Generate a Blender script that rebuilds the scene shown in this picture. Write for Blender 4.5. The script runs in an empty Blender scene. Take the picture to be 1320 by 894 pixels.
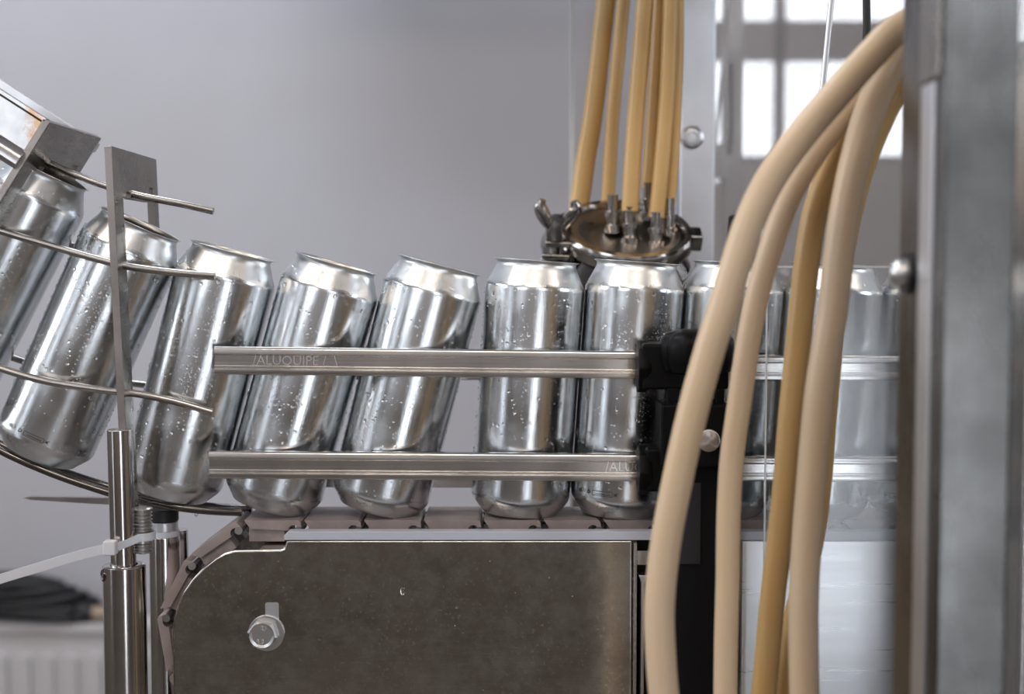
import bpy, bmesh, math, random
from mathutils import Vector, Matrix
random.seed(7)
C = bpy.context.scene.collection
PI = math.pi

# ------------------------------------------------------------------ camera
CAM = Vector((0.0, -0.9, 1.2)); FPX = 1746.0; PITCH = math.radians(3.4)
cd = bpy.data.cameras.new('camera'); cam = bpy.data.objects.new('camera', cd); C.objects.link(cam)
cam.location = CAM; cam.rotation_euler = (PI/2 - PITCH, 0, 0)
cd.sensor_width = 36; cd.lens = FPX/1320*36; cd.clip_start = .02
cd.dof.use_dof = True; cd.dof.focus_distance = .875; cd.dof.aperture_fstop = 5.0
bpy.context.scene.camera = cam

# ------------------------------------------------------------------ world, lights, exposure
sc = bpy.context.scene
w = bpy.data.worlds.new('world'); sc.world = w; w.use_nodes = True
w.node_tree.nodes['Background'].inputs[0].default_value = (.80, .88, 1, 1)
w.node_tree.nodes['Background'].inputs[1].default_value = 1.0
sc.view_settings.view_transform = 'Standard'; sc.view_settings.look = 'None'
sc.view_settings.exposure = 0.30; sc.view_settings.gamma = 1.0

def area(name, loc, rot, sx, sy, power, col):
    l = bpy.data.lights.new(name, 'AREA'); l.shape = 'RECTANGLE'; l.size = sx; l.size_y = sy
    l.energy = power; l.color = col
    o = bpy.data.objects.new(name, l); C.objects.link(o); o.location = loc; o.rotation_euler = rot
    return o
RX0, RX1, RY0, RY1, RZ = -3.0, 3.2, -3.2, 1.9, 3.1
DAY = (.90, .94, 1.0)
# daylight entering each opening (u0,u1,z0,z1) and its radiance
FRONT_OPEN = [(.64, 1.18, .02, 1.12), (.60, 1.42, 1.55, 2.8), (-2.6, -1.2, 1.5, 2.8)]
LEFT_OPEN = [(-2.2, -1.7, .30, 2.7), (-.9, .9, 1.5, 2.8)]
RIGHT_OPEN = [(-1.9, -.4, 1.4, 2.7)]
RAD = {'F': (3.6, 3.4, 3.2), 'L': (1.05, 5.2), 'R': (3.5,)}
for (a, b, c, d), L in zip(FRONT_OPEN, RAD['F']):
    area('daylight_front', ((a+b)/2, RY0-.10, (c+d)/2), (PI/2, 0, 0), b-a, d-c, (b-a)*(d-c)*L*PI, DAY)
for (a, b, c, d), L in zip(LEFT_OPEN, RAD['L']):
    area('daylight_left', (RX0-.10, (a+b)/2, (c+d)/2), (PI/2, 0, -PI/2), b-a, d-c, (b-a)*(d-c)*L*PI, DAY)
for (a, b, c, d), L in zip(RIGHT_OPEN, RAD['R']):
    area('daylight_right', (RX1+.10, (a+b)/2, (c+d)/2), (PI/2, 0, PI/2), b-a, d-c, (b-a)*(d-c)*L*PI, DAY)
# luminous panels set in the ceiling
CEIL_LAMPS = [(-1.5, -1.0), (1.5, -1.0), (-.9, .6), (0, -2.2)]
for (x, y), L, cl in zip(CEIL_LAMPS, (8, 8, 11, 9), ((1, .85, .72), (1, .85, .72), (.86, .92, 1), (1, .85, .72))):
    area('ceiling_panel_light', (x, y, RZ-.012), (0, 0, 0), 1.2, .6, 1.2*.6*L*PI, cl)

# ------------------------------------------------------------------ helpers
def P(px, py, Y=0.0):
    """point on the plane y=Y seen at photo pixel (px,py) of 1320x894"""
    u = (px-660)/FPX; v = (447-py)/FPX
    d = Vector((u, math.cos(PITCH)+v*math.sin(PITCH), v*math.cos(PITCH)-math.sin(PITCH)))
    return CAM + d*((Y-CAM.y)/d.y)

def s2l(c):
    return tuple(((x/255)/12.92 if x/255 <= .04045 else ((x/255+.055)/1.055)**2.4) for x in c)

def finish(o, smooth=True, ang=35, bevel=0, seg=2):
    if smooth:
        o.data.shade_smooth(); o.data.set_sharp_from_angle(angle=math.radians(ang))
    if bevel:
        m = o.modifiers.new('bevel', 'BEVEL'); m.width = bevel; m.segments = seg; m.limit_method = 'ANGLE'; m.angle_limit = math.radians(40)
        m.harden_normals = True
    return o

def obj(name, bm, mat, parent=None, local=False, bevel=0, ang=35, smooth=True, seg=2):
    if parent is not None and not local:
        base = parent
        M = Matrix.Identity(4)
        chain = []
        while base is not None: chain.append(base); base = base.parent
        for b in reversed(chain): M = M @ b.matrix_basis
        bmesh.ops.transform(bm, matrix=M.inverted(), verts=bm.verts)
    bmesh.ops.recalc_face_normals(bm, faces=bm.faces)
    me = bpy.data.meshes.new(name); bm.to_mesh(me); bm.free()
    for m in (mat if isinstance(mat, (list, tuple)) else [mat]): me.materials.append(m)
    o = bpy.data.objects.new(name, me); C.objects.link(o)
    if parent is not None: o.parent = parent
    return finish(o, smooth, ang, bevel, seg)

def thing(name, label, cat, loc=(0, 0, 0), roty=0, group=None):
    o = bpy.data.objects.new(name, None); C.objects.link(o)
    o.empty_display_size = .02
    o.location = loc; o.rotation_euler = (0, roty, 0); o['label'] = label; o['category'] = cat
    if group: o['group'] = group
    return o
def tag(o, label, cat, group=None):
    o['label'] = label; o['category'] = cat
    if group: o['group'] = group
    return o
def struct(name, bm, mat, parent=None, **k):
    o = obj(name, bm, mat, parent, **k)
    if parent is None: o['kind'] = 'structure'
    return o

def NB(): return bmesh.new()
def box(bm, x0, x1, y0, y1, z0, z1):
    vs = [bm.verts.new((x, y, z)) for x in (x0, x1) for y in (y0, y1) for z in (z0, z1)]
    for f in ((0,1,3,2), (4,6,7,5), (0,4,5,1), (2,3,7,6), (0,2,6,4), (1,5,7,3)):
        bm.faces.new([vs[i] for i in f])
    return vs
def prism(bm, pts, y0, y1):
    """pts: (x,z) polygon extruded along y"""
    a = [bm.verts.new((x, y0, z)) for x, z in pts]; b = [bm.verts.new((x, y1, z)) for x, z in pts]
    bm.faces.new(a); bm.faces.new(b[::-1])
    n = len(pts)
    for i in range(n): bm.faces.new([a[i], b[i], b[(i+1) % n], a[(i+1) % n]])
    return a+b
def prism_x(bm, pts, p0, p1):
    """pts: (y,z) offsets swept from p0 to p1"""
    a = [bm.verts.new((p0[0], p0[1]+y, p0[2]+z)) for y, z in pts]; b = [bm.verts.new((p1[0], p1[1]+y, p1[2]+z)) for y, z in pts]
    bm.faces.new(a); bm.faces.new(b[::-1]); n = len(pts)
    for i in range(n): bm.faces.new([a[i], b[i], b[(i+1) % n], a[(i+1) % n]])
def axis_m(origin, direction):
    d = Vector(direction).normalized()
    return Matrix.Translation(origin) @ d.to_track_quat('Z', 'Y').to_matrix().to_4x4()
def lathe(bm, prof, seg=48, M=None, close=False):
    M = M or Matrix.Identity(4); rings = []
    for r, z in prof:
        if r < 1e-6: rings.append([bm.verts.new(M @ Vector((0, 0, z)))])
        else: rings.append([bm.verts.new(M @ Vector((r*math.cos(2*PI*k/seg), r*math.sin(2*PI*k/seg), z))) for k in range(seg)])
    prs = list(zip(rings, rings[1:]))
    if close: prs.append((rings[-1], rings[0]))
    for A, B in prs:
        for k in range(seg):
            k2 = (k+1) % seg
            if len(A) == 1 and len(B) == 1: continue
            if len(A) == 1: bm.faces.new([A[0], B[k], B[k2]])
            elif len(B) == 1: bm.faces.new([A[k], B[0], A[k2]])
            else: bm.faces.new([A[k], A[k2], B[k2], B[k]])
def cyl(bm, p0, p1, r, seg=24, r2=None):
    p0 = Vector(p0); p1 = Vector(p1); L = (p1-p0).length
    lathe(bm, [(0, 0), (r, 0), (r2 or r, L), (0, L)], seg, axis_m(p0, p1-p0))
def catmull(pts, n=8):
    pts = [Vector(p) for p in pts]; q = [2*pts[0]-pts[1]]+pts+[2*pts[-1]-pts[-2]]; out = []
    for i in range(1, len(q)-2):
        for k in range(n):
            t = k/n; a, b, c, d = q[i-1], q[i], q[i+1], q[i+2]
            out.append(.5*((2*b)+(c-a)*t+(2*a-5*b+4*c-d)*t*t+(3*b-a-3*c+d)*t**3))
    out.append(pts[-1]); return out
def tube(bm, pts, r, seg=16, n=8, smooth=True, flat=1.0):
    path = catmull(pts, n) if smooth else [Vector(p) for p in pts]
    t0 = (path[1]-path[0]).normalized()
    nrm = t0.orthogonal().normalized(); rings = []
    for i, p in enumerate(path):
        t = (path[min(i+1, len(path)-1)]-path[max(i-1, 0)]).normalized()
        nrm = (nrm-t*nrm.dot(t)).normalized(); bn = t.cross(nrm)
        rr = r(i/(len(path)-1)) if callable(r) else r
        rings.append([bm.verts.new(p+rr*(nrm*math.cos(2*PI*k/seg)+bn*flat*math.sin(2*PI*k/seg))) for k in range(seg)])
    for A, B in zip(rings, rings[1:]):
        for k in range(seg): bm.faces.new([A[k], A[(k+1) % seg], B[(k+1) % seg], B[k]])
    bm.faces.new(rings[0][::-1]); bm.faces.new(rings[-1])
def text_mesh(name, s, size, mat, M, parent, depth=.00012):
    cu = bpy.data.curves.new(name, 'FONT'); cu.body = s; cu.size = size; cu.extrude = depth; cu.align_x = 'CENTER'; cu.align_y = 'CENTER'
    cu.resolution_u = 2; cu.offset = -size*.012
    t = bpy.data.objects.new(name, cu); C.objects.link(t)
    dg = bpy.context.evaluated_depsgraph_get(); me = bpy.data.meshes.new_from_object(t.evaluated_get(dg))
    bpy.data.objects.remove(t)
    bm = NB(); bm.from_mesh(me); bpy.data.meshes.remove(me)
    bmesh.ops.transform(bm, matrix=M, verts=bm.verts)
    return obj(name, bm, mat, parent, smooth=False)

# ------------------------------------------------------------------ materials
def mat(name, col, rough=.5, metal=0.0, **k):
    m = bpy.data.materials.new(name); m.use_nodes = True
    b = m.node_tree.nodes['Principled BSDF']
    b.inputs['Base Color'].default_value = (*col, 1); b.inputs['Roughness'].default_value = rough; b.inputs['Metallic'].default_value = metal
    for kk, v in k.items(): b.inputs[kk.replace('_', ' ')].default_value = v
    return m
class N:
    def __init__(s, m): s.t = m.node_tree; s.b = s.t.nodes['Principled BSDF']
    def n(s, typ, **k):
        x = s.t.nodes.new(typ)
        for a, v in k.items():
            if a.startswith('_'): setattr(x, a[1:], v)
            else: x.inputs[a.replace('_', ' ')].default_value = v
        return x
    def l(s, a, b): s.t.links.new(a, b)
    def coord(s, scale=(1, 1, 1), kind='Object'):
        tc = s.n('ShaderNodeTexCoord'); mp = s.n('ShaderNodeMapping'); mp.inputs['Scale'].default_value = scale
        s.l(tc.outputs[kind], mp.inputs[0]); return mp.outputs[0]
    def noise(s, vec, scale, detail=4, rough=.5):
        x = s.n('ShaderNodeTexNoise', Scale=scale, Detail=detail, Roughness=rough); s.l(vec, x.inputs['Vector']); return x.outputs['Fac']
    def ramp(s, fac, stops):
        r = s.n('ShaderNodeValToRGB'); e = r.color_ramp.elements
        while len(e) < len(stops): e.new(.5)
        for i, (p, c) in enumerate(stops):
            e[i].position = p; e[i].color = (c, c, c, 1) if isinstance(c, (int, float)) else (*c, 1)
        s.l(fac, r.inputs[0]); return r.outputs[0]
    def math(s, op, a, b=None):
        x = s.n('ShaderNodeMath', _operation=op)
        for i, v in enumerate((a, b)):
            if v is None: continue
            if isinstance(v, (int, float)): x.inputs[i].default_value = v
            else: s.l(v, x.inputs[i])
        return x.outputs[0]
    def mix(s, f, a, b):
        x = s.n('ShaderNodeMix', _data_type='RGBA')
        for i, v in ((0, f), (6, a), (7, b)):
            if isinstance(v, (int, float)): x.inputs[i].default_value = v
            elif isinstance(v, tuple): x.inputs[i].default_value = (*v, 1)
            else: s.l(v, x.inputs[i])
        return x.outputs[2]
    def bump(s, h, strength=.2, dist=.001):
        x = s.n('ShaderNodeBump', Strength=strength, Distance=dist); s.l(h, x.inputs['Height']); s.l(x.outputs[0], s.b.inputs['Normal'])

def brushed(name, col, rough, scale, bumps=.15, spots=False, var=.25, stain=None, metal=1.0):
    m = mat(name, col, rough, metal); q = N(m)
    v = q.coord(scale); f = q.noise(v, 1, 5, .6)
    v2 = q.coord((9, 9, 9)); big = q.noise(v2, 1.5, 5, .6)
    cc = q.mix(q.ramp(big, [(.3, 0), (.7, 1)]), tuple(c*(1-var) for c in col), tuple(min(1, c*(1+var*.6)) for c in col))
    if spots:
        sp = q.noise(q.coord((1, 1, 1)), 420, 2, .5); big2 = q.noise(q.coord((1, 1, 1)), 22, 3, .6)
        k = q.math('MULTIPLY', q.ramp(sp, [(.61, 0), (.67, 1)]), q.ramp(big2, [(.35, .15), (.7, 1)]))
        cc = q.mix(k, cc, (.80, .79, .76))
        sm = q.noise(q.coord((1, 1, 1)), 70, 8, .75)
        cc = q.mix(q.ramp(sm, [(.42, 0), (.62, .7)]), cc, (.66, .67, .62))
    q.l(cc, q.b.inputs['Base Color'])
    rr = q.math('ADD', q.math('MULTIPLY', f, rough*.6), rough*.7); q.l(rr, q.b.inputs['Roughness'])
    q.bump(f, bumps, .0004)
    return m

# can aluminium: drawn wall with faint vertical flow lines; satin neck and chime
m_can = mat('can_aluminium', (.76, .785, .80), .14, 1.0); q = N(m_can)
tc = q.n('ShaderNodeTexCoord'); sx = q.n('ShaderNodeSeparateXYZ'); q.l(tc.outputs['Object'], sx.inputs[0])
an = q.math('ARCTAN2', sx.outputs[1], sx.outputs[0])
cb = q.n('ShaderNodeCombineXYZ'); q.l(q.math('MULTIPLY', an, 26.0), cb.inputs[0]); q.l(q.math('MULTIPLY', sx.outputs[2], 6.0), cb.inputs[1])
fl = q.noise(cb.outputs[0], 3.0, 6, .65)
q.bump(fl, .14, .0003)
zz = q.ramp(q.math('MULTIPLY', sx.outputs[2], 1/.17), [(.0, .26), (.07, .20), (.10, .10), (.885, .10), (.905, .24), (1, .26)])
mist = q.ramp(q.noise(q.coord((1, 1, 1)), 38, 5, .6), [(.42, 0), (.68, .12)])
q.l(q.math('ADD', q.math('ADD', zz, mist), q.math('MULTIPLY', fl, .08)), q.b.inputs['Roughness'])
m_can_in = mat('can_inside', (.62, .60, .56), .35, 1.0)
m_print = mat('black_print', (.03, .03, .03), .5)

m_plate = brushed('side_plate_steel', (.50, .465, .43), .13, (14, 14, 700), .04, spots=True)
m_plate_r = brushed('glare_side_plate', (.95, .96, .98), .30, (8, 8, 260), .05, var=.03, metal=.65)  # near-white base paints the bright window reflection into the steel colour
m_steel = brushed('stainless', (.62, .60, .58), .20, (60, 60, 60), .08)
m_rod = brushed('rod_steel', (.50, .48, .46), .22, (30, 300, 300), .10, var=.35)
m_tube = brushed('tube_steel', (.60, .57, .55), .17, (120, 120, 6), .10)
m_brk = brushed('bracket_steel', (.35, .33, .30), .27, (500, 40, 40), .15, var=.3)
m_edge = brushed('sawn_edge_steel', (.36, .33, .31), .42, (900, 900, 300), .5, var=.4)
m_rail = brushed('rail_steel', (.70, .685, .67), .20, (6, 300, 300), .16, var=.3)
m_post = brushed('post_steel', (.175, .175, .17), .27, (45, 45, 12), .10, var=.5)
m_cast = brushed('clamp_steel', (.50, .47, .44), .16, (60, 60, 60), .12, var=.3)
m_alu = brushed('satin_aluminium', (.78, .79, .82), .38, (40, 40, 4), .05, var=.08)
m_bolt = mat('bright_bolt_steel', (.62, .62, .62), .33, 1.0)
m_dark = mat('dark_wet_steel', (.16, .15, .145), .15, 1.0)
m_black = mat('black_plastic', (.004, .004, .0045), .42, Specular_IOR_Level=.12) 
m_black_face = mat('black_face', (.006, .006, .007), .6, Specular_IOR_Level=.15)
m_rubber = mat('black_rubber', (.012, .012, .014), .5)
m_link = mat('chain_plastic', s2l((168, 154, 152)), .42); q = N(m_link)
q.l(q.mix(q.ramp(q.noise(q.coord(), 60, 4), [(.35, 0), (.7, 1)]), s2l((150, 137, 134)), s2l((176, 163, 160))), q.b.inputs['Base Color'])
m_strip = mat('wear_strip_plastic', s2l((188, 193, 205)), .35)
m_tie = mat('cable_tie_nylon', s2l((214, 214, 220)), .35); N(m_tie).b.inputs['Subsurface Weight'].default_value = .2
def hose_mat(name, col, dark):
    m = mat(name, col, .36, 0, IOR=1.45); q = N(m)
    f = q.noise(q.coord((1, 1, 1)), 8, 3)
    q.l(q.mix(q.ramp(f, [(.3, 0), (.7, 1)]), dark, col), q.b.inputs['Base Color'])
    q.b.inputs['Subsurface Weight'].default_value = .25; q.b.inputs['Subsurface Radius'].default_value = (.9, .55, .25); q.b.inputs['Subsurface Scale'].default_value = .004
    return m
m_hose = hose_mat('hose_pale', s2l((212, 190, 163)), s2l((202, 176, 142)))
m_hose2 = hose_mat('hose_amber', s2l((206, 172, 118)), s2l((192, 154, 98)))
m_hose3 = hose_mat('hose_rear', s2l((214, 178, 120)), s2l((198, 160, 100)))
m_wall = mat('painted_wall', s2l((198, 195, 199)), .75); q = N(m_wall)
q.l(q.mix(q.ramp(q.noise(q.coord(), 1.1, 4), [(.3, 0), (.7, 1)]), s2l((188, 186, 190)), s2l((199, 200, 208))), q.b.inputs['Base Color']); q.bump(q.noise(q.coord(), 60, 4), .1, .002)
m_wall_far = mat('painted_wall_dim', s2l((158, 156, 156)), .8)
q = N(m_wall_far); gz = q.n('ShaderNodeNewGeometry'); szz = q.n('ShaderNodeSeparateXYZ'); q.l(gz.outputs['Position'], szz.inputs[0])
q.l(q.mix(q.math('GREATER_THAN', szz.outputs[2], .86), s2l((124, 119, 114)), s2l((172, 171, 173))), q.b.inputs['Base Color'])   # unseen walls coloured darker low down to deepen reflections in cans and plate
m_ceil = mat('ceiling_paint', s2l((205, 207, 212)), .8)
m_floor = mat('floor_concrete', s2l((92, 88, 84)), .10); q = N(m_floor)
q.l(q.mix(q.noise(q.coord(), 3, 6), s2l((100, 97, 94)), s2l((126, 123, 120))), q.b.inputs['Base Color'])
m_white = mat('white_enamel', s2l((205, 203, 205)), .4)
m_frame = mat('window_frame_paint', s2l((150, 148, 150)), .5)
m_tan = mat('tan_plug', s2l((170, 150, 130)), .5)
m_water = mat('water', (1, 1, 1), .02, 0, IOR=1.33); N(m_water).b.inputs['Transmission Weight'].default_value = 1.0
def pane_mat(name, tint, base, rough=.02):
    m = bpy.data.materials.new(name); m.use_nodes = True; t = m.node_tree; t.nodes.clear()
    o = t.nodes.new('ShaderNodeOutputMaterial'); mx = t.nodes.new('ShaderNodeMixShader'); tr = t.nodes.new('ShaderNodeBsdfTransparent'); gl = t.nodes.new('ShaderNodeBsdfGlossy')
    tr.inputs[0].default_value = (*tint, 1); gl.inputs['Roughness'].default_value = rough
    lw = t.nodes.new('ShaderNodeFresnel'); lw.inputs[0].default_value = 1.49
    ad = t.nodes.new('ShaderNodeMath'); ad.operation = 'ADD'; ad.inputs[1].default_value = base
    t.links.new(lw.outputs[0], ad.inputs[0]); t.links.new(ad.outputs[0], mx.inputs[0]); t.links.new(tr.outputs[0], mx.inputs[1]); t.links.new(gl.outputs[0], mx.inputs[2]); t.links.new(mx.outputs[0], o.inputs[0])
    return m
m_acr = pane_mat('clear_acrylic', (.97, .975, .98), .02, .16)
m_acr_b = pane_mat('hazy_acrylic', (.86, .84, .82), .26, -.029)
m_acr_edge = mat('acrylic_edge', (.75, .78, .80), .1, 0)
m_glass = pane_mat('window_glass', (.98, .98, .98), .0)

# ------------------------------------------------------------------ room
def wall_grid(bm, u0, u1, z1, opens, fn):
    us = sorted({u0, u1, *[o[0] for o in opens], *[o[1] for o in opens]}); zs = sorted({0, z1, *[o[2] for o in opens], *[o[3] for o in opens]})
    for a, b in zip(us, us[1:]):
        for c, d in zip(zs, zs[1:]):
            um, zm = (a+b)/2, (c+d)/2
            if any(o[0] < um < o[1] and o[2] < zm < o[3] for o in opens): continue
            fn(bm, a, b, c, d)
T = .2
bm = NB(); box(bm, RX0-T, RX1+T, RY0-T, RY1+T, -.1, 0); struct('floor', bm, m_floor)
bm = NB(); box(bm, RX0-T, RX1+T, RY0-T, RY1+T, RZ, RZ+.1); struct('ceiling', bm, m_ceil)
bm = NB(); box(bm, RX0-T, RX1+T, RY1, RY1+T, 0, RZ); struct('wall_back', bm, m_wall)
bm = NB(); wall_grid(bm, RX0-T, RX1+T, RZ, FRONT_OPEN, lambda m, a, b, c, d: box(m, a, b, RY0-.12, RY0, c, d)); struct('wall_front', bm, m_wall_far)
bm = NB(); wall_grid(bm, RY0, RY1, RZ, LEFT_OPEN, lambda m, a, b, c, d: box(m, RX0-.12, RX0, a, b, c, d)); struct('wall_left', bm, m_wall_far)
bm = NB(); wall_grid(bm, RY0, RY1, RZ, RIGHT_OPEN, lambda m, a, b, c, d: box(m, RX1, RX1+.12, a, b, c, d)); struct('wall_right', bm, m_wall_far)
wn = 0
def window(kind, o, side, bars_u, bars_z):
    global wn; wn += 1
    a, b, c, d = o; f = .035
    fr, gp = NB(), NB()
    def bx(m, u0, u1, z0, z1, t0, t1):
        if side == 'F': box(m, u0, u1, RY0-.09+t0, RY0-.09+t1, z0, z1)
        elif side == 'L': box(m, RX0-.09+t0, RX0-.09+t1, u0, u1, z0, z1)
        else: box(m, RX1+.09-t1, RX1+.09-t0, u0, u1, z0, z1)
    for r in ((a, b, c, c+f), (a, b, d-f, d), (a, a+f, c, d), (b-f, b, c, d)): bx(fr, *r, 0, .06)
    for u in bars_u: bx(fr, u-.02, u+.02, c, d, .01, .05)
    for z, h in bars_z: bx(fr, a, b, z-h/2, z+h/2, .01, .05)
    bx(gp, a+.01, b-.01, c+.01, d-.01, .025, .031)
    r = struct('%s_%d' % (kind, wn), fr, m_frame); obj('pane', gp, m_glass, r)
window('door', FRONT_OPEN[0], 'F', [], [])
window('window', FRONT_OPEN[1], 'F', [.93], [(1.98, .14)])
window('window', FRONT_OPEN[2], 'F', [-1.9], [(2.1, .04)])
window('door', LEFT_OPEN[0], 'L', [], [(1.3, .04)])
window('window', LEFT_OPEN[1], 'L', [0], [(2.1, .04)])
window('window', RIGHT_OPEN[0], 'R', [-1.15], [(2.0, .04)])
for (x, y) in CEIL_LAMPS:
    wn += 1; bm = NB()
    for r_ in ((x-.63, x-.6, y-.33, y+.33), (x+.6, x+.63, y-.33, y+.33), (x-.6, x+.6, y-.33, y-.3), (x-.6, x+.6, y+.3, y+.33)): box(bm, *r_, RZ-.03, RZ)
    struct('trim_%d' % wn, bm, m_white)

# ------------------------------------------------------------------ cans
R = .0330; H = .168
PROF = [(0, .0105), (.010, .0098), (.018, .0066), (.0218, .0022), (.0232, .0004), (.0240, 0), (.0249, .0005), (.0262, .0024), (.0285, .0050), (.0308, .0078), (.0322, .0100), (.0329, .0122), (R, .0145),
        (R, .149), (.03295, .1506), (.0324, .1522), (.0312, .1545), (.0290, .1592), (.0276, .1622), (.0267, .1640), (.02625, .1655), (.0263, .1668), (.0270, .1676), (.0281, .1680), (.0283, .1683), (.0280, .1685), (.0268, .1680)]
INN = [(.0268, .1680), (.0260, .1668), (.0259, .1655), (.0264, .1640), (.0287, .1590), (.0309, .1543), (.0322, .1505), (.0324, .148), (.0324, .0155), (.0305, .0090), (.022, .0040), (.018, .0070), (.010, .0102), (0, .0109)]
def blob(bm, th, z, r, lift=.55, seg=8, off=0.0, sag=0.0):
    n = Vector((math.cos(th), math.sin(th), 0)); t = Vector((-math.sin(th), math.cos(th), 0)); u = Vector((0, 0, 1))
    rad = rad_at(z)
    c = n*(rad-.00002); rings = []
    for (a, h) in ((1.0, 0), (.94, .45), (.6, .85)):
        rings.append([bm.verts.new(c+u*z+(t*math.cos(2*PI*k/seg)+u*(1+sag)*math.sin(2*PI*k/seg))*r*a+n*r*lift*h) for k in range(seg)])
    top = bm.verts.new(c+u*z+n*r*lift)
    for A, B in zip(rings, rings[1:]):
        for k in range(seg): bm.faces.new([A[k], A[(k+1) % seg], B[(k+1) % seg], B[k]])
    for k in range(seg): bm.faces.new([rings[-1][k], rings[-1][(k+1) % seg], top])
def rad_at(z):
    for (r0, z0), (r1, z1) in zip(PROF[5:], PROF[6:25]):
        if z0 <= z <= z1 and z1 > z0: return r0+(r1-r0)*(z-z0)/(z1-z0)
    return R
def drops_mesh(seed):
    rd = random.Random(seed); bm = NB()
    F = -PI/2
    for _ in range(420): blob(bm, F+rd.uniform(-1.6, 1.6), rd.uniform(.012, .163), rd.uniform(.0003, .00078), seg=6, lift=.8)
    for _ in range(80): blob(bm, F+rd.uniform(-1.5, 1.5), rd.uniform(.02, .162), rd.uniform(.0008, .0013), lift=.7)
    for _ in range(9): blob(bm, F+rd.uniform(-1.3, 1.3), rd.uniform(.03, .155), rd.uniform(.0011, .0016), seg=12, sag=.15)
    for c in range(3):
        ct, cz = F+rd.uniform(-.8, .8), rd.uniform(.07, .14)
        for _ in range(130): blob(bm, ct+rd.gauss(0, .13), min(.15, cz+rd.gauss(0, .012)), rd.uniform(.00024, .0005), seg=5, lift=.9)
    for c in range(2):   # trickle of beads
        ct, cz = F+rd.uniform(-.9, .9), rd.uniform(.06, .12)
        for k in range(14): blob(bm, ct+rd.gauss(0, .012), cz-k*.003, rd.uniform(.0004, .0007), seg=6, lift=.8)
    me = bpy.data.meshes.new('water_droplets'); bmesh.ops.recalc_face_normals(bm, faces=bm.faces); bm.to_mesh(me); bm.free(); me.materials.append(m_water); me.shade_smooth()
    return me
DROPS = [drops_mesh(s) for s in (3, 11, 29, 41)]
def print_mesh():
    bm = NB()
    def quad(pts):   # pts in (arc mm, height mm)
        vs = []
        for a, h in pts:
            th = -PI/2+a*.001/R; z = .0172+h*.001; rr = rad_at(z)+.00006
            vs.append(bm.verts.new((rr*math.cos(th), rr*math.sin(th), z)))
        bm.faces.new(vs)
    def line(x0, y0, x1, y1, wd=.32):
        dx, dy = x1-x0, y1-y0; L = math.hypot(dx, dy); nx, ny = -dy/L*wd/2, dx/L*wd/2
        k = max(1, int(L/2))
        for i in range(k):
            a, b = i/k, (i+1)/k
            quad([(x0+dx*a+nx, y0+dy*a+ny), (x0+dx*b+nx, y0+dy*b+ny), (x0+dx*b-nx, y0+dy*b-ny), (x0+dx*a-nx, y0+dy*a-ny)])
    # recycling triangle of three chasing arrows
    for k in range(3):
        a = PI/2+k*2*PI/3; a2 = a+2*PI/3; x0, y0 = 1.7*math.cos(a), 1.7*math.sin(a); x1, y1 = 1.7*math.cos(a2), 1.7*math.sin(a2)
        line(x0*.9+x1*.1, y0*.9+y1*.1, x0*.35+x1*.65, y0*.35+y1*.65, .75)
        mx, my = x0*.35+x1*.65, y0*.35+y1*.65; dx, dy = (x1-x0)/3, (y1-y0)/3
        quad([(mx-dy*.32, my+dx*.32), (mx+dx*.42, my+dy*.42), (mx+dy*.32, my-dx*.32)])
    # tidy-up mark, small letters, outlined box with small print, star-like mark
    line(-5.6, -1.2, -4.4, .6, .35); line(-4.4, .6, -3.6, -.6, .3); line(-5.2, 1.2, -4.6, 1.2, .6); line(-6.0, 1.5, -5.2, 1.4, .3)
    for x in (-9.8, -8.4, -7.2): line(x, -1.3, x, 1.3, .45); line(x, 1.1, x+.8, 1.1, .3); line(x, 0, x+.8, 0, .3); line(x+.8, -1.2, x+.8, .6, .3)
    line(3, 1.3, 17, 1.3); line(3, -1.6, 17, -1.6); line(3, -1.6, 3, 1.3); line(17, -1.6, 17, 1.3)
    for k in range(11): line(6+k*.9, -.5, 6+k*.9+.55, -.5, .8)
    line(17.8, -.9, 20.4, .9, .5); line(17.8, .7, 20.2, -.9, .4); line(19, 1, 19.2, -1.2, .4)
    me = bpy.data.meshes.new('printed_marks'); bm.to_mesh(me); bm.free(); me.materials.append(m_print); return me
PRINT = print_mesh()
bm = NB(); lathe(bm, PROF, 96); bmesh.ops.recalc_face_normals(bm, faces=bm.faces)
CANB = bpy.data.meshes.new('can_body'); bm.to_mesh(CANB); bm.free(); CANB.materials.append(m_can); CANB.shade_smooth()
bm = NB(); lathe(bm, INN, 64); bmesh.ops.recalc_face_normals(bm, faces=bm.faces)
CANI = bpy.data.meshes.new('can_lining'); bm.to_mesh(CANI); bm.free(); CANI.materials.append(m_can_in); CANI.shade_smooth()
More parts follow.
